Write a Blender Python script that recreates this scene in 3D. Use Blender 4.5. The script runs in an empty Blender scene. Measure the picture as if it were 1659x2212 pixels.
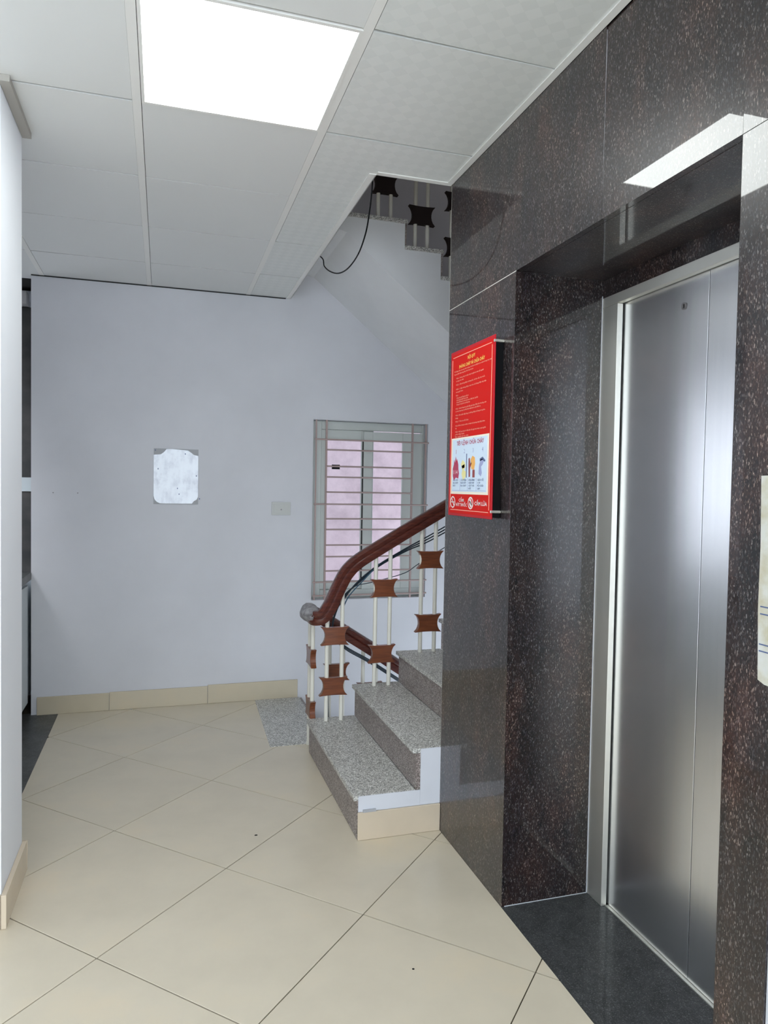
import bpy, bmesh, math, random
from mathutils import Vector, Matrix
random.seed(4)
S = bpy.context.scene
COL = S.collection

# ------------------------------------------------------------------ camera
RT = Vector((0.95572, -0.293774, 0.017219)); UP = Vector((-0.006311, 0.038036, 0.999256)); FW = Vector((0.294211, 0.955118, -0.034497))
cam_data = bpy.data.cameras.new('camera'); cam = bpy.data.objects.new('camera', cam_data); COL.objects.link(cam)
m = Matrix.Identity(4)
for i in range(3):
    m[i][0] = RT[i]; m[i][1] = UP[i]; m[i][2] = -FW[i]
m[0][3], m[1][3], m[2][3] = 0, 0, 1.4019
cam.matrix_world = m
cam_data.sensor_fit = 'VERTICAL'; cam_data.sensor_height = 24.0; cam_data.lens = 1553.9*24/2212
cam_data.clip_start = .02
S.camera = cam

# ------------------------------------------------------------------ world, lights, exposure
wd = bpy.data.worlds.new('sky'); S.world = wd; wd.use_nodes = True
bgn = wd.node_tree.nodes['Background']; bgn.inputs[0].default_value = (.80, .90, 1.0, 1); bgn.inputs[1].default_value = 4.4
def area(name, loc, sx, sy, power, color, target):
    L = bpy.data.lights.new(name, 'AREA'); L.shape = 'RECTANGLE'; L.size = sx; L.size_y = sy; L.energy = power; L.color = color
    o = bpy.data.objects.new(name, L); COL.objects.link(o); o.location = loc
    o.rotation_euler = (Vector(target)-Vector(loc)).to_track_quat('-Z', 'Y').to_euler(); return o
area('daylight_doorway', (-.5, -2.95, 1.35), 3.0, 2.3, 26, (.90, .95, 1.0), (-.5, 0, 1.35))
area('stairwell_fill_light', (2.2, 3.7, 4.4), 1.2, .8, 2.2, (1, .95, .92), (2.2, 3.7, 0))  # added weak fill, lifts the upper stairwell walls
area('kitchen_fill_light', (-1.7, 3.6, 2.45), .6, .6, 20, (.92, .96, 1.0), (-2.0, 5.1, 1.1)).data.spread = 1.5  # added fill light, brightens the kitchen mirrored in the lift doors
area('side_fill_light', (1.05, -1.6, 1.4), 1.9, 2.3, 36, (.86, .93, 1.0), (-1, -1.2, 1.4))  # added light at an unseen side opening, brightens the pier side
S.view_settings.view_transform = 'Standard'; S.view_settings.look = 'None'; S.view_settings.gamma = 1
S.view_settings.use_curve_mapping = False
S.view_settings.exposure = 0.04
S.cycles.use_denoising = True
S.cycles.max_bounces = 8; S.cycles.diffuse_bounces = 6; S.cycles.glossy_bounces = 4

# ------------------------------------------------------------------ constants
HC = 2.613; XW = 1.095; YB = 4.687; YS = 2.709; GX = -.087; GY = 2.466; PY = .582; PX = .6; X3 = .783; YH = 2.7185

# ------------------------------------------------------------------ materials
def mat(name, color=(.5,.5,.5), rough=.5, metal=0, spec=.5, coat=0, coat_r=.03, emit=None, es=0):
    M = bpy.data.materials.new(name); M.use_nodes = True; b = M.node_tree.nodes['Principled BSDF']
    b.inputs['Base Color'].default_value = (*color, 1); b.inputs['Roughness'].default_value = rough
    b.inputs['Metallic'].default_value = metal; b.inputs['Specular IOR Level'].default_value = spec
    b.inputs['Coat Weight'].default_value = coat; b.inputs['Coat Roughness'].default_value = coat_r
    if emit: b.inputs['Emission Color'].default_value = (*emit, 1); b.inputs['Emission Strength'].default_value = es
    return M
def nd(M, t, **kw):
    n = M.node_tree.nodes.new(t)
    for k, v in kw.items(): setattr(n, k, v)
    return n
def lk(M, a, b): M.node_tree.links.new(a, b)
def bsdf(M): return M.node_tree.nodes['Principled BSDF']
def coords(M, scale=(1,1,1), kind='Object', rot=(0,0,0)):
    tc = nd(M, 'ShaderNodeTexCoord'); mp = nd(M, 'ShaderNodeMapping'); mp.inputs['Scale'].default_value = scale; mp.inputs['Rotation'].default_value = rot
    lk(M, tc.outputs[kind], mp.inputs['Vector']); return mp.outputs['Vector']
def ramp(M, src, stops, interp='LINEAR'):
    r = nd(M, 'ShaderNodeValToRGB'); r.color_ramp.interpolation = interp
    while len(r.color_ramp.elements) < len(stops): r.color_ramp.elements.new(.5)
    for e, (p, c) in zip(r.color_ramp.elements, stops): e.position = p; e.color = (*c, 1)
    lk(M, src, r.inputs['Fac']); return r.outputs['Color']
def noise(M, vec, scale, detail=3, rough=.5):
    n = nd(M, 'ShaderNodeTexNoise'); n.inputs['Scale'].default_value = scale; n.inputs['Detail'].default_value = detail; n.inputs['Roughness'].default_value = rough
    lk(M, vec, n.inputs['Vector']); return n.outputs['Fac']
def mix(M, fac, a, b, mode='MIX'):
    n = nd(M, 'ShaderNodeMix', data_type='RGBA', blend_type=mode)
    if isinstance(fac, (int, float)): n.inputs[0].default_value = fac
    else: lk(M, fac, n.inputs[0])
    for s, i in ((a, 6), (b, 7)):
        if isinstance(s, tuple): n.inputs[i].default_value = (*s, 1)
        else: lk(M, s, n.inputs[i])
    return n.outputs[2]
def setcol(M, out): lk(M, out, bsdf(M).inputs['Base Color'])
def bump(M, h, strength=.2, dist=.002):
    n = nd(M, 'ShaderNodeBump'); n.inputs['Strength'].default_value = strength; n.inputs['Distance'].default_value = dist
    lk(M, h, n.inputs['Height']); lk(M, n.outputs[0], bsdf(M).inputs['Normal'])

def paint(name, color, var=.05):
    M = mat(name, color, .65, spec=.3); v = coords(M)
    n1 = noise(M, v, 1.7, 4, .6)
    c = ramp(M, n1, [(.3, tuple(x*(1-var) for x in color)), (.7, tuple(min(1, x*(1+var)) for x in color))])
    setcol(M, c); bump(M, noise(M, v, 60, 3), .12, .002); return M
M_wall = paint('painted_plaster', (.65, .655, .69))
M_pier = paint('bright_painted_plaster', (.86, .885, .93), .02)
M_white = paint('white_stringer_paint', (.68, .70, .76), .06)
M_soffit = paint('stair_soffit_paint', (.80, .81, .82))
M_void = paint('dim_plaster', (.60, .58, .57))

def granite(name, dark, mid, grey, light, sc, rough, coat, stretch=(1,1,.6), amt=(.45,.72,.93), blotmix=.45, streak=0):
    M = mat(name, dark, rough, coat=coat, coat_r=.015, spec=.3)
    tc = nd(M, 'ShaderNodeNewGeometry'); mp = nd(M, 'ShaderNodeMapping'); mp.inputs['Scale'].default_value = stretch; mp.inputs['Rotation'].default_value = (.5, .35, .2)
    lk(M, tc.outputs['Position'], mp.inputs['Vector']); v = mp.outputs['Vector']
    vo = nd(M, 'ShaderNodeTexVoronoi'); vo.inputs['Scale'].default_value = sc; lk(M, v, vo.inputs['Vector'])
    sx = nd(M, 'ShaderNodeSeparateColor'); lk(M, vo.outputs['Color'], sx.inputs[0])
    cells = ramp(M, sx.outputs[0], [(0, dark), (amt[0], mid), (amt[1], grey), (amt[2], light)], 'CONSTANT')
    blot = ramp(M, noise(M, v, sc*.045, 5, .75), [(.36, tuple(x*.45 for x in dark)), (.50, tuple(x*.9 for x in mid)), (.66, tuple(x*1.5 for x in mid))])
    c = mix(M, blotmix, cells, blot)
    if streak:
        mp2 = nd(M, 'ShaderNodeMapping'); mp2.inputs['Scale'].default_value = (1.0, 1.0, .30); mp2.inputs['Rotation'].default_value = (-.45, .3, -.3); lk(M, tc.outputs['Position'], mp2.inputs['Vector'])
        ns = noise(M, mp2.outputs['Vector'], 330, 2, .6)
        c = mix(M, ramp(M, ns, [(.61, (0,0,0)), (.74, (1,1,1))]), c, light)
        wide = noise(M, v, 7, 3, .6)
        c = mix(M, 1.0, c, ramp(M, wide, [(.35, (.62,.62,.70)), (.5, (.95,.92,.92)), (.68, (1.5,1.15,1.0))]), 'MULTIPLY')
    setcol(M, c); return M
M_gran = granite('brown_black_granite', (.004,.004,.006), (.028,.016,.014), (.080,.075,.086), (.31,.29,.275), 380, .36, .8, (1,1,.45), (.45,.80,.97), .5, 1)
M_gran2 = granite('black_threshold_granite', (.028,.030,.032), (.05,.052,.054), (.085,.088,.09), (.19,.195,.20), 420, .35, .2)
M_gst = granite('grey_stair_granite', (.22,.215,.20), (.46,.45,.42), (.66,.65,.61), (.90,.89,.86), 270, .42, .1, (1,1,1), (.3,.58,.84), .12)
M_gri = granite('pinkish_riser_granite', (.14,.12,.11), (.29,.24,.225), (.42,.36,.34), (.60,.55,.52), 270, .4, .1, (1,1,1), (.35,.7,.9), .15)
M_gkt = granite('dark_kitchen_granite', (.06,.063,.062), (.09,.093,.09), (.12,.122,.12), (.16,.16,.16), 230, .4, .1, (1,1,1))

def tile_mat(name, c):
    M = mat(name, c, .22, spec=.45); v = coords(M, (1,1,1))
    oi = nd(M, 'ShaderNodeObjectInfo')
    add = nd(M, 'ShaderNodeVectorMath', operation='ADD'); lk(M, v, add.inputs[0]); 
    mul = nd(M, 'ShaderNodeMath', operation='MULTIPLY'); lk(M, oi.outputs['Random'], mul.inputs[0]); mul.inputs[1].default_value = 30
    lk(M, mul.outputs[0], add.inputs[1])
    w = noise(M, add.outputs[0], 4, 5, .6)
    a = ramp(M, w, [(.3, tuple(x*.94 for x in c)), (.55, c), (.75, (c[0]*1.05, c[1]*1.02, c[2]*.98))])
    setcol(M, a); bump(M, noise(M, v, 9, 3), .04, .004); return M
M_tile = tile_mat('beige_floor_tile', (.68, .605, .475))
M_skirt = tile_mat('beige_skirting_tile', (.58, .51, .38))
M_skirt2 = tile_mat('pale_beige_skirting_tile', (.66, .56, .43))
M_grout = mat('grout', (.07, .055, .035), .95)
M_cpanel = mat('ceiling_panel', (.80, .81, .795), .5, spec=.4)
M_cpat = mat('embossed_ceiling_panel', (.63, .65, .63), .35, spec=.5)
v = coords(M_cpat, (1,1,1), rot=(0,0,.785))
ch = nd(M_cpat, 'ShaderNodeTexChecker'); ch.inputs['Scale'].default_value = 26; lk(M_cpat, v, ch.inputs['Vector'])
nn = noise(M_cpat, v, 14, 2)
setcol(M_cpat, mix(M_cpat, nn, (.78,.80,.775), mix(M_cpat, ch.outputs['Fac'], (.77,.79,.765), (.83,.845,.82))))
M_cbar = mat('ceiling_grid_metal', (.88, .875, .84), .45)
M_plenum = mat('plenum_dark', (.02,.02,.018), .9)
M_steel = mat('brushed_stainless', (.60,.60,.61), .24, metal=1)
v = coords(M_steel, (22, 22, .4)); setcol(M_steel, ramp(M_steel, noise(M_steel, v, 3, 3), [(.3, (.90,.91,.93)), (.7, (.96,.965,.98))]))
bsdf(M_steel).inputs['Roughness'].default_value = .27; pass
M_steel2 = mat('satin_frame_steel', (.93,.92,.85), .5, metal=1)
M_dark = mat('dark_gap', (.01,.01,.01), .8)
M_wood = mat('varnished_dark_wood', (.10,.022,.014), .22, coat=.4)
v = coords(M_wood, (3, 30, 30)); setcol(M_wood, ramp(M_wood, noise(M_wood, v, 3, 4), [(.3,(.065,.015,.012)),(.7,(.13,.032,.02))]))
M_plate = mat('varnished_brown_wood', (.26,.065,.02), .3, coat=.3)
v = coords(M_plate, (6, 40, 60)); setcol(M_plate, ramp(M_plate, noise(M_plate, v, 2, 4), [(.3,(.13,.036,.015)),(.7,(.23,.068,.024))]))
M_pole = mat('cream_painted_metal', (.78,.76,.68), .35)
M_tape = mat('grey_tape', (.26,.25,.26), .6)
setcol(M_tape, ramp(M_tape, noise(M_tape, coords(M_tape), 40, 4), [(.35,(.17,.16,.17)),(.65,(.36,.35,.36))]))
M_cable = mat('dark_blue_cable', (.015,.03,.045), .4)
M_black = mat('black_plastic', (.004,.004,.005), .6, spec=.15)
M_red = mat('red_print', (.62,.014,.010), .5, spec=.08)
M_redd = mat('red_acrylic', (.50,.015,.025), .4, spec=.15)
M_pink = mat('pale_red_line', (.95,.42,.30), .4)
M_yel = mat('yellow_print', (.95,.62,.12), .4)
M_card = mat('pale_blue_card', (.66,.78,.92), .35)
M_cardb = mat('cream_card_border', (.92,.84,.70), .35)
M_whitep = mat('white_print', (.88,.78,.76), .4)
M_crim = mat('crimson_print', (.45,.03,.09), .4)
M_blue = mat('slate_blue_print', (.10,.14,.28), .4)
M_oran = mat('orange_print', (.90,.45,.10), .4)
M_brown = mat('brown_print', (.30,.05,.05), .4)
M_lilac = mat('lilac_print', (.35,.38,.62), .4)
M_yelp = mat('pale_yellow_print', (.85,.78,.35), .4)
M_alu = mat('grey_green_aluminium', (.56,.59,.565), .45)
M_bar = mat('dull_rose_painted_steel', (.40, .30, .28), .45)
M_glass = mat('window_glass', (.95,.97,.97), .02); bsdf(M_glass).inputs['Transmission Weight'].default_value = 1; bsdf(M_glass).inputs['IOR'].default_value = 1.05
M_out = mat('pink_render_outside', (.72,.58,.61), .9)
v = coords(M_out, (1,1,1)); setcol(M_out, mix(M_out, ramp(M_out, noise(M_out, v, 3.5, 6, .7), [(.35,(0,0,0)),(.6,(1,1,1))]), (.62,.50,.53), (.80,.66,.69)))
M_cab = mat('pale_cabinet_laminate', (.55,.60,.62), .4)
M_kdark = mat('dark_grey_kitchen_tile', (.055,.055,.058), .35)
setcol(M_kdark, ramp(M_kdark, noise(M_kdark, coords(M_kdark), 9, 5), [(.35,(.035,.036,.036)),(.65,(.075,.07,.066))]))
M_sheet = mat('sheet_painted_reflection', (.85,.9,.98), .12, coat=.3)
v = coords(M_sheet, (9, 1, 5)); setcol(M_sheet, ramp(M_sheet, noise(M_sheet, v, 2.2, 5, .6), [(.35,(.62,.66,.76)),(.52,(.82,.87,.96)),(.7,(.86,.92,1.0))]))  # pale streaks paint a blurred entrance reflection into the colour
M_backing = mat('grey_glue_backing', (.42,.43,.45), .7)
M_switch = mat('cream_switch_plastic', (.55,.56,.54), .4)
M_paper = mat('stained_paper', (.62,.60,.52), .7)
v = coords(M_paper); setcol(M_paper, ramp(M_paper, noise(M_paper, v, 12, 5, .6), [(.35,(.50,.45,.30)),(.55,(.64,.64,.58)),(.75,(.68,.70,.70))]))
M_light = mat('light_diffuser', (1,1,1), .5, emit=(.95, 1.0, .98), es=13)

# ------------------------------------------------------------------ mesh helpers
class MB:
    def __init__(s): s.v = []; s.f = []; s.smooth = False
    def box(s, x0, x1, y0, y1, z0, z1):
        b = len(s.v)
        s.v += [(x, y, z) for z in (z0, z1) for y in (y0, y1) for x in (x0, x1)]
        s.f += [[b+i for i in q] for q in ((0,2,3,1),(4,5,7,6),(0,1,5,4),(2,6,7,3),(0,4,6,2),(1,3,7,5))]; return s
    def prism(s, poly, axis, a, b2):
        """poly: 2D points; extruded along axis from a to b2. axis Y: points (x,z); Z: (x,y); X: (y,z)"""
        n = len(poly); b = len(s.v)
        for t in (a, b2):
            for p, q in poly: s.v.append({'X': (t, p, q), 'Y': (p, t, q), 'Z': (p, q, t)}[axis])
        s.f.append([b+i for i in range(n)][::-1]); s.f.append([b+n+i for i in range(n)])
        for i in range(n): j = (i+1) % n; s.f.append([b+i, b+j, b+n+j, b+n+i])
        return s
    def sweep(s, path, prof, up=Vector((0,0,1)), caps=True, scales=None):
        path = [Vector(p) for p in path]; n = len(prof); b0 = len(s.v)
        side_prev = None
        for i, p in enumerate(path):
            t = (path[min(i+1, len(path)-1)]-path[max(i-1, 0)]).normalized()
            sd = t.cross(up)
            if sd.length < .05: sd = side_prev if side_prev else Vector((1,0,0))
            sd = (sd - t*sd.dot(t)).normalized()
            u = sd.cross(t).normalized(); side_prev = sd
            k = scales[i] if scales else 1
            for a, c in prof: s.v.append(tuple(p+sd*a*k+u*c*k))
        for i in range(len(path)-1):
            for j in range(n):
                k = (j+1) % n; s.f.append([b0+i*n+j, b0+i*n+k, b0+(i+1)*n+k, b0+(i+1)*n+j])
        if caps:
            s.f.append([b0+j for j in range(n)][::-1]); s.f.append([b0+(len(path)-1)*n+j for j in range(n)])
        return s
    def tube(s, path, r, n=10, scales=None):
        return s.sweep(path, [(r*math.cos(2*math.pi*i/n), r*math.sin(2*math.pi*i/n)) for i in range(n)], scales=scales)
    def vpole(s, x, y, z0, z1, r, n=12):
        b = len(s.v)
        for z in (z0, z1):
            for i in range(n): a = 2*math.pi*i/n; s.v.append((x+r*math.cos(a), y+r*math.sin(a), z))
        s.f.append([b+i for i in range(n)][::-1]); s.f.append([b+n+i for i in range(n)])
        for i in range(n): j = (i+1) % n; s.f.append([b+i, b+j, b+n+j, b+n+i])
        return s
    def build(s, name, M, parent=None, bevel=0, smooth=False, seg=2):
        off = Vector((0,0,0)); q = parent
        while q is not None: off = off + q.location; q = q.parent
        me = bpy.data.meshes.new(name); me.from_pydata([tuple(Vector(v)-off) for v in s.v], [], s.f); 
        bm = bmesh.new(); bm.from_mesh(me); bmesh.ops.recalc_face_normals(bm, faces=bm.faces)
        if bevel: bmesh.ops.bevel(bm, geom=[e for e in bm.edges if e.calc_face_angle(0) > .5], offset=bevel, segments=seg, affect='EDGES', profile=.6)
        bm.to_mesh(me); bm.free()
        me.materials.append(M)
        if smooth:
            me.polygons.foreach_set('use_smooth', [True]*len(me.polygons))
            try: me.set_sharp_from_angle(angle=math.radians(40))
            except Exception: pass
        o = bpy.data.objects.new(name, me); COL.objects.link(o)
        if parent: o.parent = parent
        return o
def B(*a): return MB().box(*a)
def tag(o, label, cat=None, group=None, kind=None):
    o['label'] = label
    if cat: o['category'] = cat
    if group: o['group'] = group
    if kind: o['kind'] = kind
    return o
def root(name, loc, label, cat, group=None, kind=None):
    o = bpy.data.objects.new(name, None); COL.objects.link(o); o.location = loc; o.empty_display_size = .1
    return tag(o, label, cat, group, kind)
def copy_tree(o, parent=None):
    c = o.copy(); COL.objects.link(c); c.parent = parent
    for ch_ in list(o.children): copy_tree(ch_, c)
    return c
def smoothpath(pts, n=6):
    P = [Vector(p) for p in pts]; P = [2*P[0]-P[1]]+P+[2*P[-1]-P[-2]]; out = []
    for i in range(1, len(P)-2):
        for k in range(n):
            t = k/n; a, b, c, d = P[i-1:i+3]
            out.append(.5*((2*b)+(c-a)*t+(2*a-5*b+4*c-d)*t*t+(3*b-a-3*c+d)*t**3))
    out.append(P[-2]); return out

# ------------------------------------------------------------------ floor
fl = MB()
fl.box(-2.4, 1.50, -3, 2.715, -.2, -.006); fl.box(-2.4, .90, 2.715, 3.74, -.2, -.006); fl.box(.90, 1.10, 2.715, 3.74, -.2, -.006)
fl.box(-2.4, .855, 3.74, 5.2, -.2, -.006)
floor = tag(fl.build('floor', M_grout), 'beige tiled lobby floor laid diagonally', 'floor', kind='structure')
LS = .576; LX, LY = -.1772, 3.0389; c45 = math.cos(-math.pi/4); s45 = math.sin(-math.pi/4)
def clip(poly, a, b, c):          # keep a*x+b*y<=c
    out = []
    for i in range(len(poly)):
        p, q = poly[i], poly[(i+1) % len(poly)]; dp = a*p[0]+b*p[1]-c; dq = a*q[0]+b*q[1]-c
        if dp <= 0: out.append(p)
        if (dp < 0 < dq) or (dq < 0 < dp):
            t = dp/(dp-dq); out.append((p[0]+(q[0]-p[0])*t, p[1]+(q[1]-p[1])*t))
    return out
g = .0019
for i in range(-10, 11):
    for j in range(-10, 8):
        pts = [(i+u, j+w) for u, w in ((0,0),(1,0),(1,1),(0,1))]
        cc = Vector((0,0)); poly = []
        for u, w in ((g/LS,g/LS),(1-g/LS,g/LS),(1-g/LS,1-g/LS),(g/LS,1-g/LS)):
            a, b_ = i+u, j+w
            poly.append((LX+LS*(a*c45-b_*s45), LY+LS*(a*s45+b_*c45)))
        cx = sum(p[0] for p in poly)/4; cy = sum(p[1] for p in poly)/4
        if cy < -1.6 or cx < -2.4: continue
        poly = clip(poly, 1, 0, XW-.001); poly = clip(poly, 0, 1, YB-.01) if poly else poly
        if poly: poly = clip(poly, 1, 0, .855 if cy > 3.5 else 9)
        if poly and cy > 2.75: poly = clip(poly, 4, 1, 4*.875+3.72)
        if poly and (cy > 2.9 or cx > -.6 and cy > 2.6): poly = clip(poly, -1, 0, .594)
        if poly and cy > 3.9: poly = [p for p in poly]
        if len(poly) < 3: continue
        area_ = abs(sum(poly[k][0]*poly[(k+1) % len(poly)][1]-poly[(k+1) % len(poly)][0]*poly[k][1] for k in range(len(poly))))/2
        if area_ < .002: continue
        if len(poly) == 4 and area_ > LS*LS*.98:
            if 'full' not in globals():
                full = MB().prism([(p[0]-cx, p[1]-cy) for p in poly], 'Z', -.0055, 0).build('tile', M_tile, floor, bevel=.0008, seg=1)
                full.location = (cx, cy, 0)
            else:
                t_ = full.copy(); COL.objects.link(t_); t_.location = (cx, cy, 0)
        else:
            t_ = MB().prism([(p[0]-cx, p[1]-cy) for p in poly], 'Z', -.0055, 0).build('tile', M_tile, floor)
            t_.location = (cx, cy, 0)
tag(B(-2.0, -.595, 2.81, 4.72, -.005, .0015).build('trim_1', M_gkt), 'dark grey granite threshold at the foot of the kitchen cabinet', 'threshold', kind='structure')
tag(MB().prism([(.558,3.81),(.77,3.81),(.77,3.745),(.872,3.745),(.872,YB-.012),(.582,YB-.012)], 'Z', -.004, .002).build('trim_2', M_gst), 'speckled grey granite strip at the head of the descending stairs', 'threshold', kind='structure')
tag(B(XW, 1.436, 1.182, 2.139, -.005, .001).build('trim_3', M_gran2), 'black granite threshold in front of the lift doors', 'threshold', kind='structure')
sp = MB()
for k in range(9):
    a = k*2*math.pi/9; sp.v.append((.366+.007*math.cos(a), 2.854+.005*math.sin(a), 0.0)); 
sp.v.append((.366, 2.854, .003)); sp.f = [[k, (k+1) % 9, 9] for k in range(9)]+[list(range(9))[::-1]]
tag(sp.build('dirt_speck', M_black), 'tiny dark speck on the floor tiles left of the bottom step', 'dirt')
sp2 = MB(); sp2.v = [(.707+.004*math.cos(k*.9), 1.927+.004*math.sin(k*.9), 0) for k in range(7)]+[(.707,1.927,.002)]
sp2.f = [[k, (k+1) % 7, 7] for k in range(7)]+[list(range(7))[::-1]]
tag(sp2.build('dirt_speck', M_black), 'tiny dark speck on the floor tiles near the lift threshold', 'dirt')

# ------------------------------------------------------------------ walls
WX0, WX1, WZ0, WZ1 = .948, 1.752, .642, 1.842
w = MB(); WT = YB+.14
w.box(-.745, WX0, YB, WT, -1.9, 4.5); w.box(WX1, 3.25, YB, WT, -1.9, 4.5); w.box(WX0, WX1, YB, WT, -1.9, WZ0); w.box(WX0, WX1, YB, WT, WZ1, 4.5)
tag(w.build('wall_back', M_wall), 'blue grey painted wall at the back of the lobby and stairwell', 'wall', kind='structure')
tag(B(-2.4, -.475, 2.457, 2.806, 0, HC-.008).build('wall_left', M_pier, bevel=.004), 'bright white pier projecting at the left edge', 'wall', kind='structure')
tag(B(-2.55, -2.4, -3, 5.3, -.2, 2.7).build('wall_far_left', M_wall), 'plain painted wall left of the lobby', 'wall', kind='structure')
tag(B(-2.4, -.70, 5.15, 5.3, 0, 2.7).box(-.745, -.70, 4.828, 5.15, 0, 2.7).build('wall_kitchen', M_pier), 'pale kitchen recess wall beyond the white pier', 'wall', kind='structure')
tag(B(-1.02, -.7455, 5.125, 5.1495, .05, 2.515).build('trim_9', M_kdark), 'tall dark tiled strip in the kitchen recess beside the white pier', 'wall tiles', kind='structure')
tag(B(-2.0, -.83, 5.05, 5.15, 2.52, 2.60).build('trim_8', M_void), 'grey beam across the top of the kitchen recess', 'beam', kind='structure')
wf = MB(); wf.box(-2.4, -2.1, -3.15, -3, 0, 2.7); wf.box(1.05, 1.3, -3.15, -3, 0, 2.7); wf.box(-2.1, 1.05, -3.15, -3, 2.5, 2.7)
tag(wf.build('wall_front', M_wall), 'front wall with the wide entrance behind the viewer', 'wall', kind='structure')
# lift core wall with granite cladding
core = MB(); x0 = XW+.021
core.box(x0, 3.25, 2.16, YS-.001, 0, 4.5); core.box(x0, 1.7, -.45, 1.16, 0, 2.7); core.box(x0, 1.7, -3, -.45, 2.55, 2.7); core.box(x0, 1.7, -3, -2.6, 0, 2.55); core.box(x0, 1.7, 1.16, 2.16, 2.131, 2.7); core.box(1.55, 1.7, 1.16, 2.16, 0, 2.131)
wr = tag(core.build('wall_right', M_wall), 'lift wall clad in polished brown black granite', 'wall', kind='structure')
gp = []
J = .0008
gp.append(B(XW, XW+.02, 2.139+J, YS, 0, 2.113-J)); gp.append(B(XW+.0004, XW+.02, 1.6625+J, YS, 2.113+J, HC-.004))
gp.append(MB().prism([(XW, 2.113+J), (XW+.0035, HC-.004), (XW+.0205, HC-.004), (XW+.0205, 2.113+J)], 'Y', 1.182, 1.6625-J)); gp.append(B(XW, XW+.02, 1.055, 1.182-J, 0, 2.113-J))
gp.append(B(XW, XW+.02, .60, 1.182-J, 2.113+J, HC-.004))
gp.append(B(XW+.0205, 1.43, 2.1395, 2.159, .0015, 2.1125)); gp.append(B(XW+.0205, 1.43, 1.162, 1.1815, .0015, 2.1125))
gp.append(B(XW+.0205, 1.43, 1.182, 2.139, 2.113, 2.13)); gp.append(B(1.425, 1.445, 1.182, 2.139, 2.053, 2.1125))
for b_ in gp: b_.build('granite_panel', M_gran, wr)
B(XW+.001, XW+.004, 1.6617, 1.6633, 2.115, 2.6).build('joint_filler', M_tape, wr)
B(XW-.0004, XW+.0004, 2.139, YS, 2.1115, 2.1143).build('joint_filler', M_steel2, wr)
B(XW+.0005, XW+.0205, YS-.0003, YS+.002, 0.35, HC-.01).build('caulk_line', M_pole, wr)
B(XW+.01, 1.421, 2.1372, 2.1392, .0012, .003).build('caulk_line', M_white, wr)
B(1.4192, 1.4213, 2.1365, 2.1392, .004, 2.06).build('caulk_line', M_white, wr)
tag(B(XW+.004, x0-.0005, -.45, 1.054, 0, HC-.004).build('wall_near_right', M_white), 'white painted wall beside the granite at the right edge', 'wall', kind='structure')
# stairwell shell
tag(B(3.1, 3.25, YS, YB, -1.9, 4.5).build('wall_stairwell', M_void), 'end wall of the stairwell', 'wall', kind='structure')
tag(B(.60, .745, YS+.001, YB-.001, HC+.05, 4.5).build('wall_upper_landing', M_void), 'wall above the lobby ceiling beside the upper stairs', 'wall', kind='structure')
tag(B(.60, 3.25, YS, WT, 4.5, 4.6).build('ceiling_stairwell', M_void), 'ceiling over the stairwell', 'ceiling', kind='structure')
tag(B(.745, XW+.02, YS-.001-.1, YS-.001, HC+.05, 4.5).build('wall_upper_front', M_void), 'wall above the ceiling in front of the stairwell', 'wall', kind='structure')
tag(B(.7, 3.1, YS, YB, -2.0, -1.9).build('floor_lower', M_gst), 'lower landing floor under the stairs', 'floor', kind='structure')
tag(B(.70, .85, 3.75, YB-.001, -1.9, -.201).build('wall_lower', M_void), 'wall below the lobby floor in the stairwell', 'wall', kind='structure')

# ------------------------------------------------------------------ ceiling
cb = MB(); zc = HC+.012
cb.box(-2.4, XW+.02, -3, YH-.001, zc, HC+.05); cb.box(-2.4, X3-.002, YH-.001, 5.2, zc, HC+.05)
ceil = tag(cb.build('ceiling', M_plenum), 'suspended ceiling of pale square panels', 'ceiling', kind='structure')
cols = [(-2.4+.02, GX-PX*3), (GX-PX*3, GX-PX*2), (GX-PX*2, GX-PX), (GX-PX, GX), (GX, GX+PX), (GX+PX, XW)]
gap = .0016
rnd = random.Random(11)
lr = (GX+.0215, GX+PX-.0165, GY-PY+.003, GY-.003)
for (xa, xb) in cols:
    for k in range(-9, 5):
        ya, yb = GY+(k-1)*PY, GY+k*PY
        if ya > YB: continue
        yb = min(yb, YB-.004) if xa > -.75 else min(yb, 5.1)
        if abs(xa-GX) < .01 and k == 0: continue
        M_ = M_cpanel; segs = [(xa, xb, ya, yb)]
        if abs(xa-(GX+PX)) < .01:
            M_ = M_cpat
            if ya >= YH-.02: segs = [(xa, X3, ya, yb)]
            elif yb > YH: segs = [(xa, xb, ya, YH)]
            if yb > YH and ya < YH: segs = None
        if segs is None:      # panel notched round the stair hole
            P_ = [(xa+.0155, ya+gap), (xb, ya+gap), (xb, YH), (X3, YH), (X3, yb-gap), (xa+.0155, yb-gap)]
            MB().prism(P_, 'Z', HC, HC+.008).build('ceiling_panel', M_, ceil); continue
        for (a, b_, c_, d) in segs:
            if k == 3 and abs(xa-(GX+PX)) < .01:       # sagging panel corner
                pb = B(a+gap, b_-gap, c_+gap, d-.012, HC, HC+.008)
            else:
                e1, e2 = rnd.uniform(.004, .011), rnd.uniform(.004, .011)
                pb = MB().prism([(a+.0155 if a > -2.3 else a, c_+gap), (b_-.0135, c_+gap), (b_-.0135, d-e1), (a+.0155 if a > -2.3 else a, d-e2)], 'Z', HC, HC+.008)
            pb.build('ceiling_panel', M_, ceil)
for x in (GX-3*PX, GX-2*PX, GX-PX, GX, GX+PX):
    off = .004 if x == GX else 0
    B(x-.013, x+.0135, -3, YB-.003 if x > -.75 else 2.45, HC-.0012, HC+.006).build('ceiling_rail', M_cbar, ceil)
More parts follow.
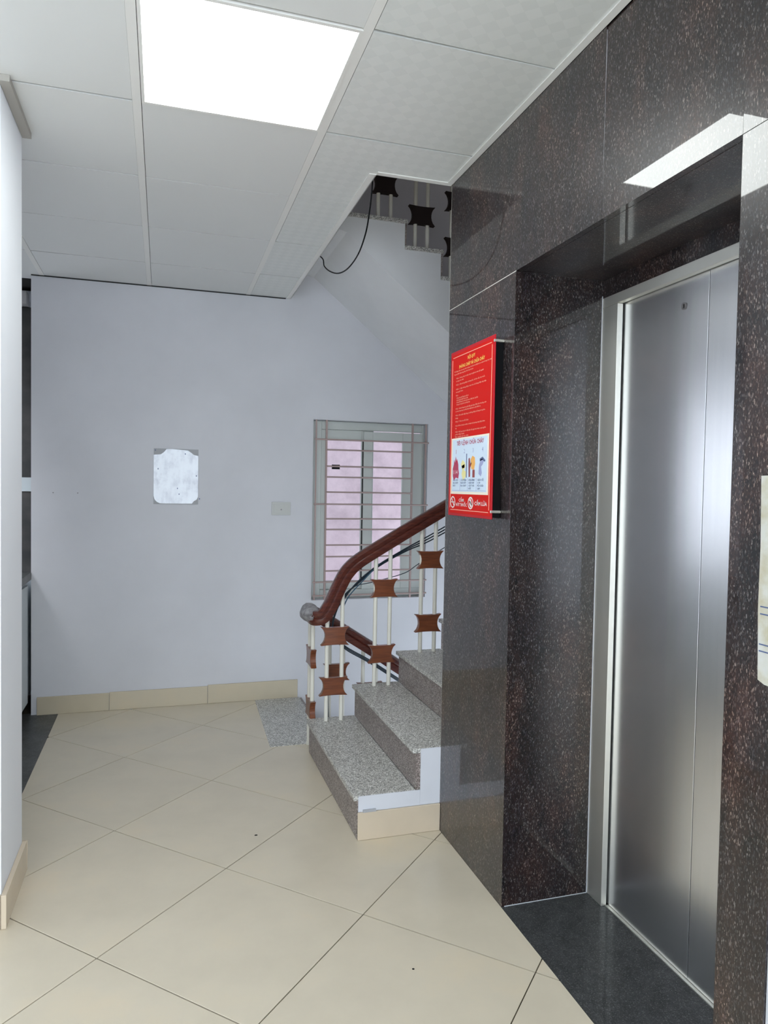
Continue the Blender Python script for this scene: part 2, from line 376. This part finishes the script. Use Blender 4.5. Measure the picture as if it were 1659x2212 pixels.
for k in range(-9, 4):
    y = GY+k*PY
    if k != 0: B(GX+.02, GX+PX-.016, y+.0015, y+.014, HC+.009, HC+.0118).build('cross_rail', M_cbar, ceil)
# edge angles
def trimbox(n, parts, M_, label):
    q = MB()
    for p in parts: q.box(*p)
    return tag(q.build('trim_%d' % n, M_), label, 'trim', kind='structure')
trimbox(4, [(X3-.028, X3, YH, YB-.004, HC-.004, HC-.0003), (X3-.002, X3+.001, YH+.001, YB-.004, HC-.004, HC+.05),
            (X3, XW-.002, YH-.024, YH, HC-.004, HC-.0003), (X3, XW-.002, YH-.001, YH+.001, HC-.004, HC+.05)], M_cbar, 'pale metal edge around the stair opening in the ceiling')
trimbox(5, [(XW-.024, XW-.001, -3, YH-.026, HC-.004, HC-.0003)], M_cbar, 'pale metal ceiling edge along the granite lift wall')
M_tr = mat('beige_moulding', (.42,.40,.36), .5)
trimbox(6, [(-.474, -.445, 2.43, 2.806, HC-.020, HC-.0004), (-2.4, -.474, 2.43, 2.4565, HC-.020, HC-.0004)], M_tr, 'beige moulding along the top of the white pier')
trimbox(7, [(-.745, X3-.03, YB-.004, YB-.0005, HC-.006, HC-.0003)], M_plenum, 'dark gap strip where ceiling meets the back wall')
# ceiling light
lt = root('ceiling_light', ((lr[0]+lr[1])/2, (lr[2]+lr[3])/2, HC), 'bright square white light panel set in the suspended ceiling', 'ceiling light')
B(lr[0]+.004, lr[1]-.004, lr[2]+.012, lr[3]-.012, HC+.001, HC+.006).build('diffuser', M_light, lt)
fr = MB(); fr.box(lr[0]-.006, lr[0]+.004, lr[2], lr[3], HC-.003, HC+.008); fr.box(lr[1]-.004, lr[1]+.006, lr[2], lr[3], HC-.003, HC+.008)
fr.box(lr[0]+.004, lr[1]-.004, lr[2], lr[2]+.012, HC-.003, HC+.008); fr.box(lr[0]+.004, lr[1]-.004, lr[3]-.012, lr[3], HC-.003, HC+.008)
fr.build('frame', M_cbar, lt)

# ------------------------------------------------------------------ skirtings
bb = root('baseboard_back', (0, YB, 0), 'beige tile skirting along the back wall', 'baseboard', kind='structure')
for a, b_, h0 in ((-.712, -.307, .108), (-.305, .281, .112), (.283, .862, .119)):
    B(a, b_, YB-.012, YB-.0005, 0.0005, h0).build('tile', M_skirt, bb, bevel=.001, seg=1)
bl = root('baseboard_left', (-.46, 2.457, 0), 'beige tile skirting around the white pier', 'baseboard', kind='structure')
B(-.4745, -.459, 2.446, 2.806, .0005, .108).build('tile', M_skirt2, bl, bevel=.001, seg=1)
B(-1.0, -.4755, 2.444, 2.4565, .0005, .108).build('tile', M_skirt, bl, bevel=.001, seg=1)
B(-1.6, -1.002, 2.444, 2.4565, .0005, .108).build('tile', M_skirt, bl, bevel=.001, seg=1)
B(-.4745, -.458, 2.8065, 2.812, .0005, .1085).build('edge_tile', M_skirt2, bl)

# ------------------------------------------------------------------ lift door
d1 = root('door_1', (1.43, 1.66, 0), 'brushed stainless steel lift doors in a satin steel frame', 'door', kind='structure')
B(1.447, 1.467, 1.6662, 2.075, .006, 2.045).build('door_panel', M_steel, d1, bevel=.0007, seg=1)
B(1.447, 1.467, 1.20, 1.6638, .006, 2.045).build('door_panel', M_steel, d1, bevel=.0007, seg=1)
f_ = MB(); f_.box(1.4215, 1.442, 2.052, 2.1385, .0015, 2.0185); f_.box(1.4215, 1.442, 1.183, 2.1385, 2.0195, 2.0525)
f_.build('frame', M_steel2, d1, bevel=.001, seg=1)
B(1.475, 1.50, 1.19, 2.13, 0, 2.06).build('door_backing', M_dark, d1)
B(1.4365, 1.474, 1.183, 2.05, 0.0008, .0045).build('sill', M_steel2, d1)
kh = MB(); n_ = 20
for xx, rr_ in ((1.4472, .0105), (1.4435, .0105), (1.4435, .0070), (1.4455, .0065), (1.4455, .0001)):
    for i in range(n_): a = 2*math.pi*i/n_; kh.v.append((xx, 1.764+rr_*math.cos(a), 1.943+rr_*math.sin(a)))
for r_ in range(4):
    for i in range(n_): j = (i+1) % n_; kh.f.append([r_*n_+i, r_*n_+j, (r_+1)*n_+j, (r_+1)*n_+i])
kh.build('key_ring', M_tape, d1)
B(1.4435, 1.4452, 1.7625, 1.7655, 1.9375, 1.9485).build('key_slot', M_dark, d1)

# ------------------------------------------------------------------ window
wn = root('window_1', (1.35, 4.75, WZ0), 'grey green framed sliding window in the back wall behind the stairs', 'window', kind='structure')
YF = 4.755
f_ = MB(); f_.box(WX0+.002, 1.018, YF, YF+.05, WZ0+.002, WZ1-.002); f_.box(1.735, WX1-.002, YF, YF+.05, WZ0+.002, WZ1-.002)
f_.box(1.018, 1.735, YF, YF+.05, WZ0+.002, .70); f_.box(1.018, 1.735, YF, YF+.05, 1.785, WZ1-.002)
f_.build('frame', M_alu, wn, bevel=.003, seg=1)
def sash(xa, xb, y, z0, z1, lw, rw, tw, bw):
    q = MB(); q.box(xa, xa+lw, y, y+.022, z0, z1); q.box(xb-rw, xb, y, y+.022, z0, z1); q.box(xa+lw, xb-rw, y, y+.022, z1-tw, z1); q.box(xa+lw, xb-rw, y, y+.022, z0, z0+bw)
    o = q.build('sash', M_alu, wn, bevel=.002, seg=1)
    B(xa+lw-.001, xb-rw+.001, y+.009, y+.013, z0+bw-.001, z1-tw+.001).build('pane', M_glass, o)
sash(1.019, 1.385, YF+.012, .701, 1.784, .042, .085, .072, .057)
sash(1.310, 1.734, YF-.012+.0, .701, 1.778, .062, .145, .066, .057)
B(1.305, 1.312, YF-.004, YF+.01, .76, 1.72).build('rubber_seal', M_dark, wn)
B(1.095, 1.15, YF+.016, YF+.020, 1.518, 1.549).build('label_sticker', M_black, wn)
gr = root('window_grille', (1.35, 4.668, WZ0), 'rusty pink steel security grille across the stair window', 'window grille')
for x in (1.032, 1.633):
    B(x-.006, x+.006, 4.662, 4.674, WZ0+.003, WZ1-.003).build('vertical_bar', M_bar, gr)
for x in (.963, 1.731):
    B(x-.0045, x+.0045, 4.665, 4.674, WZ0+.003, WZ1-.003).build('vertical_bar', M_bar, gr)
for z, wide in ((1.71,1),(1.643,0),(1.534,0),(1.463,0),(1.363,0),(1.283,1),(1.186,0),(1.115,0),(1.011,0),(.934,0),(.839,0),(.765,1),(.675,1)):
    a, b_ = (.950, 1.750) if wide else (1.032, 1.633)
    MB().tube([(a, 4.660, z), (b_, 4.660, z)], .0055, 8).build('horizontal_bar', M_bar, gr, smooth=True)
tag(B(-.2, 3.6, 5.55, 5.7, -2, 4.6).build('neighbouring_wall', M_out), 'weathered pink rendered wall outside the window', 'wall', kind='structure')

# ------------------------------------------------------------------ stairs
RISE, GO = .168, .245
def solid(pts): return pts
us = root('staircase', (.745, 3.2, 0), 'granite flight rising to the right behind the lift, first steps visible', 'staircase')
NS = 9; X0 = .745; Y0s, Y1s = 2.711, 3.70
prof = [(X0+.019, .0)]
for i in range(NS):
    x = X0+.019+i*GO; z = .155+i*RISE; prof.append((x, z)); prof.append((X0+.019+(i+1)*GO, z))
xe = prof[-1][0]; prof.append((xe, prof[-1][1]-.30)); prof.append((X0+.40, .0))
MB().prism(prof, 'Y', Y0s+.002, Y1s-.02).build('stringer', M_white, us)
ck = MB()
for i in range(NS):
    ck.box(X0+i*GO+(.004 if i == 0 else .0185), X0+(i+1)*GO+.018, YS-.0005, YS+.003, .112 if i == 0 else .17+(i-1)*RISE, .1745+i*RISE)
ck.box(X0+GO+.0185, X0+1.8*GO, YS-.0004, YS+.003, .112, .2)
ck.build('painted_cheek', M_white, us)
for i in range(NS):
    x = X0+i*GO; z0 = (.0008 if i == 0 else .175+(i-1)*RISE); zt = .175+i*RISE
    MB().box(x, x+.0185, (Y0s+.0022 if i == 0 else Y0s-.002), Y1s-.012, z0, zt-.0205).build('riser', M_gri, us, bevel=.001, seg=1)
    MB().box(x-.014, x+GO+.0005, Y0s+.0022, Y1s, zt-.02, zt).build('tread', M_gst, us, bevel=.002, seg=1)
B(X0+.001, XW-.001, Y0s-.011, Y0s-.0015, .0008, .111).build('skirting_tile', M_skirt2, us, bevel=.001, seg=1)
B(X0+.022, X0+.075, Y0s-.0115, Y0s-.0008, .1115, .121).build('cement_patch', M_backing, us)
ldz = B(XW+.0, 3.09, YS+.001, YB-.001, .0, .001)
# mid landing at right
B(X0+NS*GO+.001, 3.09, YS+.002, YB-.002, .155+(NS-1)*RISE-.1, .175+(NS-1)*RISE).build('landing', M_gst, us)

ds = root('staircase', (.855, 4.2, 0), 'granite flight descending to the right along the back wall', 'staircase')
Yd0, Yd1 = 3.80, YB-.002
prof = [(.873, -.02)]
for i in range(7):
    prof.append((.873+i*GO, -.188-i*RISE)); prof.append((.873+(i+1)*GO, -.188-i*RISE))
prof[0] = (.873, -.188); prof = prof[1:]
prof.append((prof[-1][0], prof[-1][1]-.25)); prof.append((.873, -.50))
MB().prism(prof, 'Y', Yd0+.02, Yd1).build('stringer', M_white, ds)
for i in range(7):
    x = .874+i*GO; z = -.168-i*RISE
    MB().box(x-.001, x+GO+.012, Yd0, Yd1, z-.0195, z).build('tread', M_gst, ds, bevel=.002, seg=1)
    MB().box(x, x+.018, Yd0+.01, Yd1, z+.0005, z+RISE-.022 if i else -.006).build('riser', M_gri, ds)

# upper flight
uf = root('staircase', (1.2, 4.2, 2.6), 'upper flight overhead with sloping white soffit along the back wall', 'staircase')
YU0, YU1 = 3.80, YB-.002
tx = [(.80, 1.264, 2.862), (1.264, 1.478, 2.722), (1.478, 1.70, 2.577), (1.70, 1.92, 2.435), (1.92, 2.14, 2.29), (2.14, 2.36, 2.15), (2.36, 2.58, 2.0), (2.58, 2.80, 1.86), (2.80, 3.02, 1.715)]
prof = [(.80, 2.862-.012)]
for a, b_, z in tx: prof += [(a, z-.012), (b_, z-.012)]
prof = prof[1:]; prof += [(3.02, 1.30), (2.6, 1.42), (.932, 2.770), (.80, 2.79)]
sl = -.815
prof[-4:] = [(3.02, 2.765+sl*(3.02-.935)), (.935, 2.765), (.80, 2.80)]
MB().prism(prof, 'Y', YU0, YU1).build('stringer', M_soffit, uf)
for a, b_, z in tx:
    MB().box(a-.0, b_+.012, YU0-.012, YU1, z-.0115, z+.008).build('tread', M_gst, uf, bevel=.001, seg=1)
    MB().box(b_+.0005, b_+.008, YU0-.004, YU1, z-.145 if z > 1.8 else z-.1, z-.012).build('riser', M_gri, uf)

# ------------------------------------------------------------------ railings
RP = [(-.022,-.036),(.022,-.036),(.029,-.020),(.030,-.004),(.024,.002),(.031,.010),(.033,.024),(.022,.036),(0,.040),(-.022,.036),(-.033,.024),(-.031,.010),(-.024,.002),(-.030,-.004),(-.029,-.020)]
def plate(cx, cy, cz, parent, axis='X', w=.152, h=.098, t=.030, M_=M_plate, label=None):
    pts = []
    n = 7
    for i in range(n+1):      # top edge (slightly dished), right side concave, bottom, left
        u = -1+2*i/n; pts.append((u*w/2, h/2-.004*(1-u*u)))
    for i in range(1, n): u = 1-2*i/n; pts.append((w/2-.024*(1-u*u)**.8, u*h/2))
    for i in range(n+1): u = 1-2*i/n; pts.append((u*w/2, -h/2+.004*(1-u*u)))
    for i in range(1, n): u = -1+2*i/n; pts.append((-w/2+.024*(1-u*u)**.8, u*h/2))
    q = MB()
    if axis == 'X': q.prism([(cx+a, cz+b_) for a, b_ in pts], 'Y', cy-t/2, cy+t/2)
    else: q.prism([(cy+a, cz+b_) for a, b_ in pts], 'X', cx-t/2, cx+t/2)
    return q.build('ornament_block', M_, parent, bevel=.002, seg=1)
M_plated = mat('backlit_brown_wood', (.018,.010,.009), .5, spec=.3)  # block wood coloured near-black, its backlit shade painted in
def unit(parent, cx, cy, zb, zt, blocks, axis='X', sp=.039, M_=M_plate, dz=0):
    for s_ in (-1, 1):
        px, py = (cx+s_*sp, cy) if axis == 'X' else (cx, cy+s_*sp)
        MB().vpole(px, py, zb, zt+s_*dz, .0112).build('baluster', M_pole, parent, smooth=True)
        MB().vpole(px, py, zb, zb+.014, .0135).build('baluster_foot', M_tape if zb > 9 else M_pole, parent, smooth=True)
    for z in blocks: plate(cx, cy, z, parent, axis, M_=M_)
YR = 3.64
ra = root('stair_railing', (.76, 3.72, 0), 'brown wooden handrail on cream balusters beside the rising granite steps', 'railing')
pts = [(.752,3.79,.725),(.753,3.70,.722),(.768,3.652,.716),(.800,YR,.728),(.835,YR,.778),(.862,YR,.836),(.895,YR,.905),(.925,YR,.955),(.980,YR,1.008),(1.095,YR,1.079),(1.28,YR,1.187),(1.438,YR,1.277),(1.9,YR,1.545),(2.6,YR,1.95)]
MB().sweep(smoothpath(pts, 5), RP).build('handrail', M_wood, ra, smooth=True)
bl_ = MB(); 
for i in range(9):
    for j in range(14):
        a = math.pi*i/8; b_ = 2*math.pi*j/14; r_ = .050*(1+.06*math.sin(3*b_+i)); bl_.v.append((.748+r_*math.sin(a)*math.cos(b_), 3.735+2.1*r_*math.cos(a), .730+r_*math.sin(a)*math.sin(b_)))
for i in range(8):
    for j in range(14): k = (j+1) % 14; bl_.f.append([i*14+j, i*14+k, (i+1)*14+k, (i+1)*14+j])
tag(bl_.build('tape_wrap', M_tape, ra, smooth=True), 'grey tape wrapped round the handrail end')
unit(ra, .765, 3.762, .001, .70, (.492, .215), 'Y', sp=.0385)
def railz(x):
    q = [(p[0], p[2]) for p in pts[3:]]
    for (a, za), (b_, zb_) in zip(q, q[1:]):
        if a <= x <= b_: return za+(zb_-za)*(x-a)/(b_-a)
    return q[-1][1]
for cx, zb, blocks in ((.863, .176, (.622, .358)), (1.122, .344, (.866, .515)), (1.378, .512, (1.014, .670)), (1.623, .68, (1.17, .84)), (1.868, .848, (1.33, 1.0))):
    for s_ in (-1, 1):
        x = cx+s_*.040
        MB().vpole(x, YR, zb, railz(x)-.025, .0112).build('baluster', M_pole, ra, smooth=True)
    for z in blocks: plate(cx-.006+(z-.3)*.02, YR, z, ra)
YL = 3.90
rb = root('stair_railing', (.80, YL, -.2), 'brown wooden handrail sloping down behind the cream balusters to the lower flight', 'railing')
ptl = [(.756,3.81,.720),(.775,3.87,.712),(.83,YL,.682),(.97,YL,.592),(1.142,YL,.480),(1.337,YL,.347),(1.9,YL,-.03),(2.5,YL,-.43)]
MB().sweep(smoothpath(ptl, 5), RP).build('handrail', M_wood, rb, smooth=True)
for k, (cx, zp) in enumerate(((.937, .362), (1.131, .243), (1.376, .075), (1.62, -.09))):
    zb = -.168-RISE*max(0, int((cx-.874)/GO)) ; zr = .592+(cx-.97)*(-.667)
    for s_ in (-1, 1):
        x = cx+s_*.039; MB().vpole(x, YL, zb, .592+(x-.97)*(-.667)-.03, .0112).build('baluster', M_pole, rb, smooth=True)
    plate(cx, YL, zp, rb)
    if k: plate(cx, YL, zp-.28, rb)
YT = 3.84
rc = root('stair_railing', (1.3, YT, 2.7), 'backlit dark blocks and pale balusters of the railing on the upper flight overhead', 'railing')
for cx, zb, zs in ((1.155, 2.87, (3.06, 3.30)), (1.372, 2.73, (2.918, 3.17)), (1.588, 2.585, (2.765, 3.02)), (1.81, 2.443, (2.63, 2.88))):
    for s_ in (-1, 1): MB().vpole(cx+s_*.036, YT, zb, zb+.66-s_*.02, .0112).build('baluster', M_pole, rc, smooth=True)
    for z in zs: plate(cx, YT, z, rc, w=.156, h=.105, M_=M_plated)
MB().sweep([(.86,YT,3.68),(1.155,YT,3.55),(1.9,YT,3.05)], RP).build('handrail', M_wood, rc)

# ------------------------------------------------------------------ cables
def cable(pts, r, label, group=None, M_=M_cable, name='cable'):
    o = MB().tube(smoothpath(pts, 5), r, 6).build(name, M_, smooth=True); return tag(o, label, 'cable', group)
for k in range(3):
    d = k*.008
    cable([(2.2, 3.70, 1.58-d), (1.486, 3.70, 1.185-d*2), (1.276, 3.70, 1.075-d), (1.114, 3.695, .985-d*.6), (1.0, 3.70+d, .895-d), (.93, 3.72, .80+d), (.89, 3.76, .715-d), (.90, 3.83, .60-d), (.975, 3.855, .515-d), (1.124, 3.86, .425-d), (1.325, 3.86, .290-d), (2.0, 3.86, -.17-d)], .0036,
          ('topmost', 'middle', 'lowest')[k]+' of the three dark blue cables strung under both stair handrails', 'cables under the handrails')
cable([(.905, 3.70, .79), (.98, 3.69, .87), (1.07, 3.69, .890), (1.253, 3.69, .935), (1.345, 3.69, .99), (1.50, 3.69, 1.08), (1.8, 3.69, 1.25)], .0024, 'thin dark wire sagging low between the balusters of the rising railing')
cable([(.915, 3.70, .74), (.95, 3.69, .82), (1.03, 3.69, .905), (1.114, 3.69, .99)], .0032, 'short blue wire slanting up to the handrail beside the second baluster pair', M_=mat('blue_cable', (.03,.10,.16), .4))
cable([(.872, 3.80, .66), (.868, 3.82, .5), (.872, 3.83, .3), (.880, 3.84, .05), (.885, 3.86, -.16)], .006, 'black cable hanging behind the first balusters of the railing', M_=M_cable)
cable([(.76, 3.76, 2.622), (.80, 3.772, 2.600), (.80, 3.735, 2.553), (.80, 3.60, 2.488), (.80, 3.41, 2.425), (.80, 3.22, 2.395), (.80, 3.04, 2.405), (.80, 2.925, 2.455), (.80, 2.873, 2.52), (.80, 2.845, 2.58), (.80, 2.83, 2.64), (.80, 2.82, 2.80)], .0032, 'black cable looping down from the ceiling edge by the stair opening', M_=M_black)

# ------------------------------------------------------------------ wall fittings
sh = root('glossy_sheet', (.08, YB, 1.272), 'small glossy white sheet with painted reflection streaks and ragged corners stuck on the back wall', 'sheet')
B(-.054, .214, YB-.004, YB-.0006, 1.2725, 1.618).build('backing_board', M_backing, sh)
MB().prism([(-.054,1.325),(-.048,1.302),(-.036,1.288),(-.020,1.279),(.0,1.277),(.176,1.277),(.186,1.292),(.204,1.302),(.213,1.32),(.213,1.578),(.185,1.583),(.170,1.596),(.150,1.610),(.060,1.616),(.022,1.616),(.006,1.596),(-.012,1.582),(-.054,1.578)], 'Y', YB-.0065, YB-.0042).build('white_sheet', M_sheet, sh)
for x, z in ((-.028, 1.492), (.134, 1.588), (.202, 1.452), (.088, 1.372), (.098, 1.336), (.222, 1.308), (-.045, 1.607)):
    B(x-.003, x+.003, YB-.0078, YB-.0066, z-.004, z+.004).build('chip_mark', M_blue, sh)
sw = root('light_switch', (.74, YB, 1.25), 'flat cream switch plate on the back wall left of the window', 'switch')
B(.678, .801, YB-.009, YB-.0006, 1.208, 1.293).build('face_plate', M_switch, sw, bevel=.002)
B(.690, .789, YB-.011, YB-.0091, 1.220, 1.281).build('rocker_plate', M_switch, sw, bevel=.001)
B(.735, .744, YB-.0125, YB-.0111, 1.240, 1.249).build('indicator', M_tape, sw)
for u, l in ((-.625, 'left of the pair'), (-.489, 'right of the pair')):
    o = MB().vpole(0, 0, 0, .003, .0035, 8).build('wall_plug', M_tape); o.location = (u, YB-.0002, 1.335); o.rotation_euler = (math.pi/2, 0, 0)
    tag(o, 'tiny dark wall plug hole at chest height on the back wall, '+l, 'wall plug')
# kitchen cabinet beyond the pier
kc = root('kitchen_cabinet', (-1.1, 4.1, 0), 'pale grey base cabinet behind the white pier', 'cabinet')
B(-1.36, -.775, 3.0, 5.11, .10, .80).build('body', M_cab, kc)
B(-1.36, -.80, 3.0, 4.9, .003, .099).build('plinth', M_dark, kc)
B(-.774, -.758, 3.9, 4.66, .085, .785).build('door', M_cab, kc, bevel=.002); B(-.774, -.758, 3.1, 3.895, .085, .785).build('door', M_cab, kc, bevel=.002)
tag(B(-1.37, -.742, 2.95, 4.684, .815, .862).build('worktop', M_gkt, bevel=.006), 'dark grey stone worktop on the pale kitchen cabinet', 'worktop')
tag(B(-.872, -.80, 5.113, 5.1245, 1.335, 1.425).build('wall_socket', M_cab, bevel=.002), 'small pale socket plate on the dark kitchen recess wall', 'socket')

# ------------------------------------------------------------------ fire notice board
SX = 1.061; SY0, SZ1, SW_, SH_ = 2.597, 1.921, .385, .622
sg = root('fire_notice_board', (XW, 2.40, 1.30), 'red fire safety notice board with yellow heading mounted on the granite', 'notice board')
B(SX+.004, XW-.0005, SY0-SW_+.006, SY0-.006, SZ1-SH_+.006, SZ1-.02).build('spacer_box', M_black, sg)
pn = B(SX, SX+.0035, SY0-SW_, SY0, SZ1-SH_, SZ1).build('panel', M_redd, sg, bevel=.001, seg=1)
def P2(u, v_, h=0): return (SX-h, SY0-u*SW_, SZ1-v_*SH_)
def flat(name, uv, M_, h, parent=pn):
    q = MB(); n = len(uv); q.v = [P2(u, v_, h) for u, v_ in uv]+[P2(u, v_, h-.0006) for u, v_ in uv]
    q.f = [list(range(n)), list(range(n, 2*n))[::-1]]+[[i, (i+1) % n, n+(i+1) % n, n+i] for i in range(n)]
    return q.build(name, M_, parent)
def rect(a, b_, c_, d): return [(a, c_), (b_, c_), (b_, d), (a, d)]
flat('red_sheet', rect(.03, .97, .018, .985), M_red, .0008)
bd = MB()
for (a, b_, c_, d) in ((.065,.935,.036,.040),(.065,.935,.962,.966),(.048,.056,.05,.952),(.944,.952,.05,.952)):
    p, q = P2(a, c_, .0016), P2(b_, d, .0008); bd.box(min(p[0],q[0]), max(p[0],q[0]), min(p[1],q[1]), max(p[1],q[1]), min(p[2],q[2]), max(p[2],q[2]))
bd.build('border_line', M_pink, pn)
def text(s_, u, v_, height, M_, width=None, align='LEFT', parent=pn, h=.0014, bold=0, name='lettering'):
    cu = bpy.data.curves.new('t', 'FONT'); cu.body = s_; cu.size = 1; cu.align_x = 'LEFT'; cu.resolution_u = 1; cu.offset = bold
    o = bpy.data.objects.new('t', cu); COL.objects.link(o); bpy.context.view_layer.update()
    me = bpy.data.meshes.new_from_object(o.evaluated_get(bpy.context.evaluated_depsgraph_get()))
    bpy.data.objects.remove(o); bpy.data.curves.remove(cu)
    xs = [v.co.x for v in me.vertices]
    if not xs: return
    wd_ = max(xs)-min(xs); kx = width*SW_/wd_ if width else height/.73; ky = height/.73; x0_ = min(xs)
    wf_ = wd_*kx
    du = {'LEFT': 0, 'CENTER': wf_/2}[align]
    off = Vector((0,0,0)); q = parent
    while q is not None: off = off+q.location; q = q.parent
    base = Vector(P2(u, v_, h))
    for v in me.vertices:
        x, y = (v.co.x-x0_)*kx-du, v.co.y*ky
        v.co = base+Vector((0, -x, y-height/2))-off
    me.materials.clear(); me.materials.append(M_)
    o2 = bpy.data.objects.new(name, me); COL.objects.link(o2); o2.parent = parent; return o2
text('NỘI QUY', .42, .066, .0125, M_yel, .17, 'LEFT', bold=.02)
text('PHÒNG CHÁY VÀ CHỮA CHÁY', .22, .103, .0125, M_yel, .58, 'LEFT', bold=.02)
LN = [(.125,.10,.84,'Để đảm bảo an toàn tính mạng, tài sản và trật tự an ninh trong tòa nhà'),(.141,.10,.45,'Nay quy định việc phòng cháy chữa cháy như sau'),
(.168,.15,.63,'Điều 1. Phòng cháy và chữa cháy là nghĩa vụ của mỗi người'),(.184,.15,.18,'trong tòa nhà'),(.207,.15,.66,'Điều 2. Cấm không được sử dụng lửa, củi đun nấu, hút thuốc'),
(.234,.15,.69,'Điều 3. Cấm không được câu móc, sử dụng điện tùy tiện'),(.250,.15,.17,'sau giờ làm'),(.272,.15,.05,'Điều 4'),
(.287,.17,.28,'Không dùng dây đồng thay cầu chì'),(.300,.17,.27,'Không dùng dây điện cắm trực tiếp'),(.313,.17,.50,'Không để hàng hóa vật tư áp sát vào hồng đèn, dây điện'),(.327,.17,.32,'Không sử dụng khóa mở nắp phuy'),
(.352,.15,.70,'Điều 5. Vật tư hàng hóa phải xếp gọn gàng, đảm bảo khoảng cách'),(.367,.15,.58,'an toàn phòng cháy, tạo điều kiện thuận lợi cho việc kiểm tra'),
(.392,.15,.68,'Điều 6. Khi xuất nhập hàng, xe không được nổ máy trong kho'),(.408,.15,.06,'hàng'),(.430,.15,.31,'Điều 7. Trên các lối đi lại'),
(.455,.15,.68,'Điều 8. Đơn vị hoặc cá nhân có thành tích phòng cháy được khen'),(.470,.15,.03,'thưởng'),(.492,.15,.70,'Điều 9. Nội quy này có hiệu lực từ ngày ban hành, mọi người'),(.507,.15,.22,'phải chấp hành'),(.521,.15,.32,'Ban quản lý tòa nhà')]
for v_, u, w_, s_ in LN: text(s_, u, v_, .0052, M_pink, w_, bold=.01)
for v_ in (.18, .212, .238, .352, .390, .430, .455, .492): text('•', .075, v_, .006, M_pink)
flat('card_border', rect(.065, .925, .530, .868), M_cardb, .0012)
flat('pictogram_card', rect(.095, .895, .540, .853), M_card, .0016)
text('TIÊU LỆNH CHỮA CHÁY', .20, .563, .0155, M_crim, .62, h=.0021, bold=.015)
for k, (u, s_) in enumerate(((.185,'1'),(.375,'2'),(.58,'3'),(.785,'4'))):
    ring = []
    text(s_, u, .612, .017, M_crim if k == 0 else M_lilac, h=.0021)
def fl2(uv, M_, h=.0020): return flat('pictogram', uv, M_, h)
fl2([(.115,.76),(.11,.715),(.135,.69),(.145,.66),(.165,.68),(.18,.640),(.205,.67),(.215,.655),(.245,.69),(.25,.72),(.265,.745),(.25,.775),(.19,.768),(.14,.785)], M_crim)
text('114', .135, .735, .016, M_whitep, .10, h=.0026)
fl2([(.31,.69),(.35,.665),(.40,.68),(.42,.70),(.385,.725),(.43,.735),(.43,.765),(.37,.785),(.33,.75),(.35,.725)], M_yelp)
fl2(rect(.435,.452,.63,.77), M_blue); fl2([(.33,.70),(.40,.69),(.40,.712),(.34,.715)], M_oran)
fl2([(.49,.70),(.49,.66),(.515,.655),(.53,.68),(.53,.765),(.50,.768)], M_brown)
fl2([(.54,.665),(.58,.645),(.63,.655),(.64,.69),(.62,.725),(.56,.722),(.545,.695)], M_oran); fl2(rect(.585,.635,.726,.770), M_brown); fl2([(.52,.70),(.55,.68),(.56,.69),(.53,.715)], M_brown)
fl2([(.72,.75),(.73,.70),(.76,.67),(.80,.665),(.83,.68),(.80,.70),(.77,.71),(.79,.745),(.77,.765)], M_lilac); fl2([(.74,.665),(.80,.655),(.86,.675),(.85,.685),(.80,.672),(.745,.68)], M_blue)
for u, rows in ((.125,('KHI XẢY','RA CHÁY','BÁO')),(.315,('CẮT ĐIỆN','NƠI XẢY','RA CHÁY')),(.50,('DÙNG BÌNH','CHỮA CHÁY','CÁT VÀ','NƯỚC')),(.70,('GỌI SỐ','114','ĐỘI CHỮA','CHÁY'))):
    for k, s_ in enumerate(rows): text(s_, u, .784+.0165*k, .0068, M_blue, .13 if len(s_) > 4 else .06, h=.0021, bold=.01)
for u in (.29, .47, .67): fl2(rect(u, u+.004, .775, .845), M_lilac)
fl2(rect(.105,.885,.8455,.8475), M_lilac)
def ringp(u, v_, ru, rv):
    q = MB(); n = 24
    for k_, h_ in ((1, .0018), (.78, .0018)):
        for i in range(n): a = 2*math.pi*i/n; q.v.append(P2(u+ru*k_*math.cos(a), v_+rv*k_*math.sin(a), h_))
    for i in range(n): j = (i+1) % n; q.f.append([i, j, n+j, n+i])
    return q.build('prohibition_ring', M_whitep, pn)
ringp(.125, .918, .062, .036); ringp(.555, .918, .062, .036)
fl2([(.09,.897),(.10,.892),(.165,.937),(.155,.943)], M_whitep, .0019); fl2(rect(.09,.16,.914,.921), M_whitep, .0019); fl2([(.10,.91),(.115,.90),(.12,.909)], M_whitep, .0019)
fl2([(.545,.94),(.525,.925),(.545,.905),(.56,.89),(.575,.912),(.59,.928),(.565,.943)], M_whitep, .0019); fl2([(.515,.896),(.525,.89),(.60,.935),(.59,.942)], M_whitep, .0019)
text('CẤM', .27, .904, .012, M_whitep, .12, bold=.02); text('HÚT THUỐC', .205, .931, .012, M_whitep, .26, bold=.02); text('CẤM LỬA', .64, .918, .0135, M_whitep, .27, bold=.02)
for z in (1.325, 1.90):
    MB().tube([(XW-.001, 2.214, z), (SX-.003, 2.214, z)], .005, 8).build('standoff_pin', M_steel2, sg)

# call panel paper at right edge
cp = root('paper_notice', (XW, 1.0, 1.04), 'stained paper sheet with blue ruled lines taped over the granite at the right edge', 'paper')
MB().prism([(1.102,1.436),(1.098,1.30),(1.099,1.18),(1.094,1.046),(1.078,1.040),(.93,1.036),(.93,1.44)], 'X', XW-.0035, XW-.0006).build('sheet', M_paper, cp)
for z in (1.187, 1.173, 1.115, 1.102): B(XW-.0042, XW-.0036, .935, 1.093, z-.0012, z+.0012).build('ruled_line', M_blue, cp)
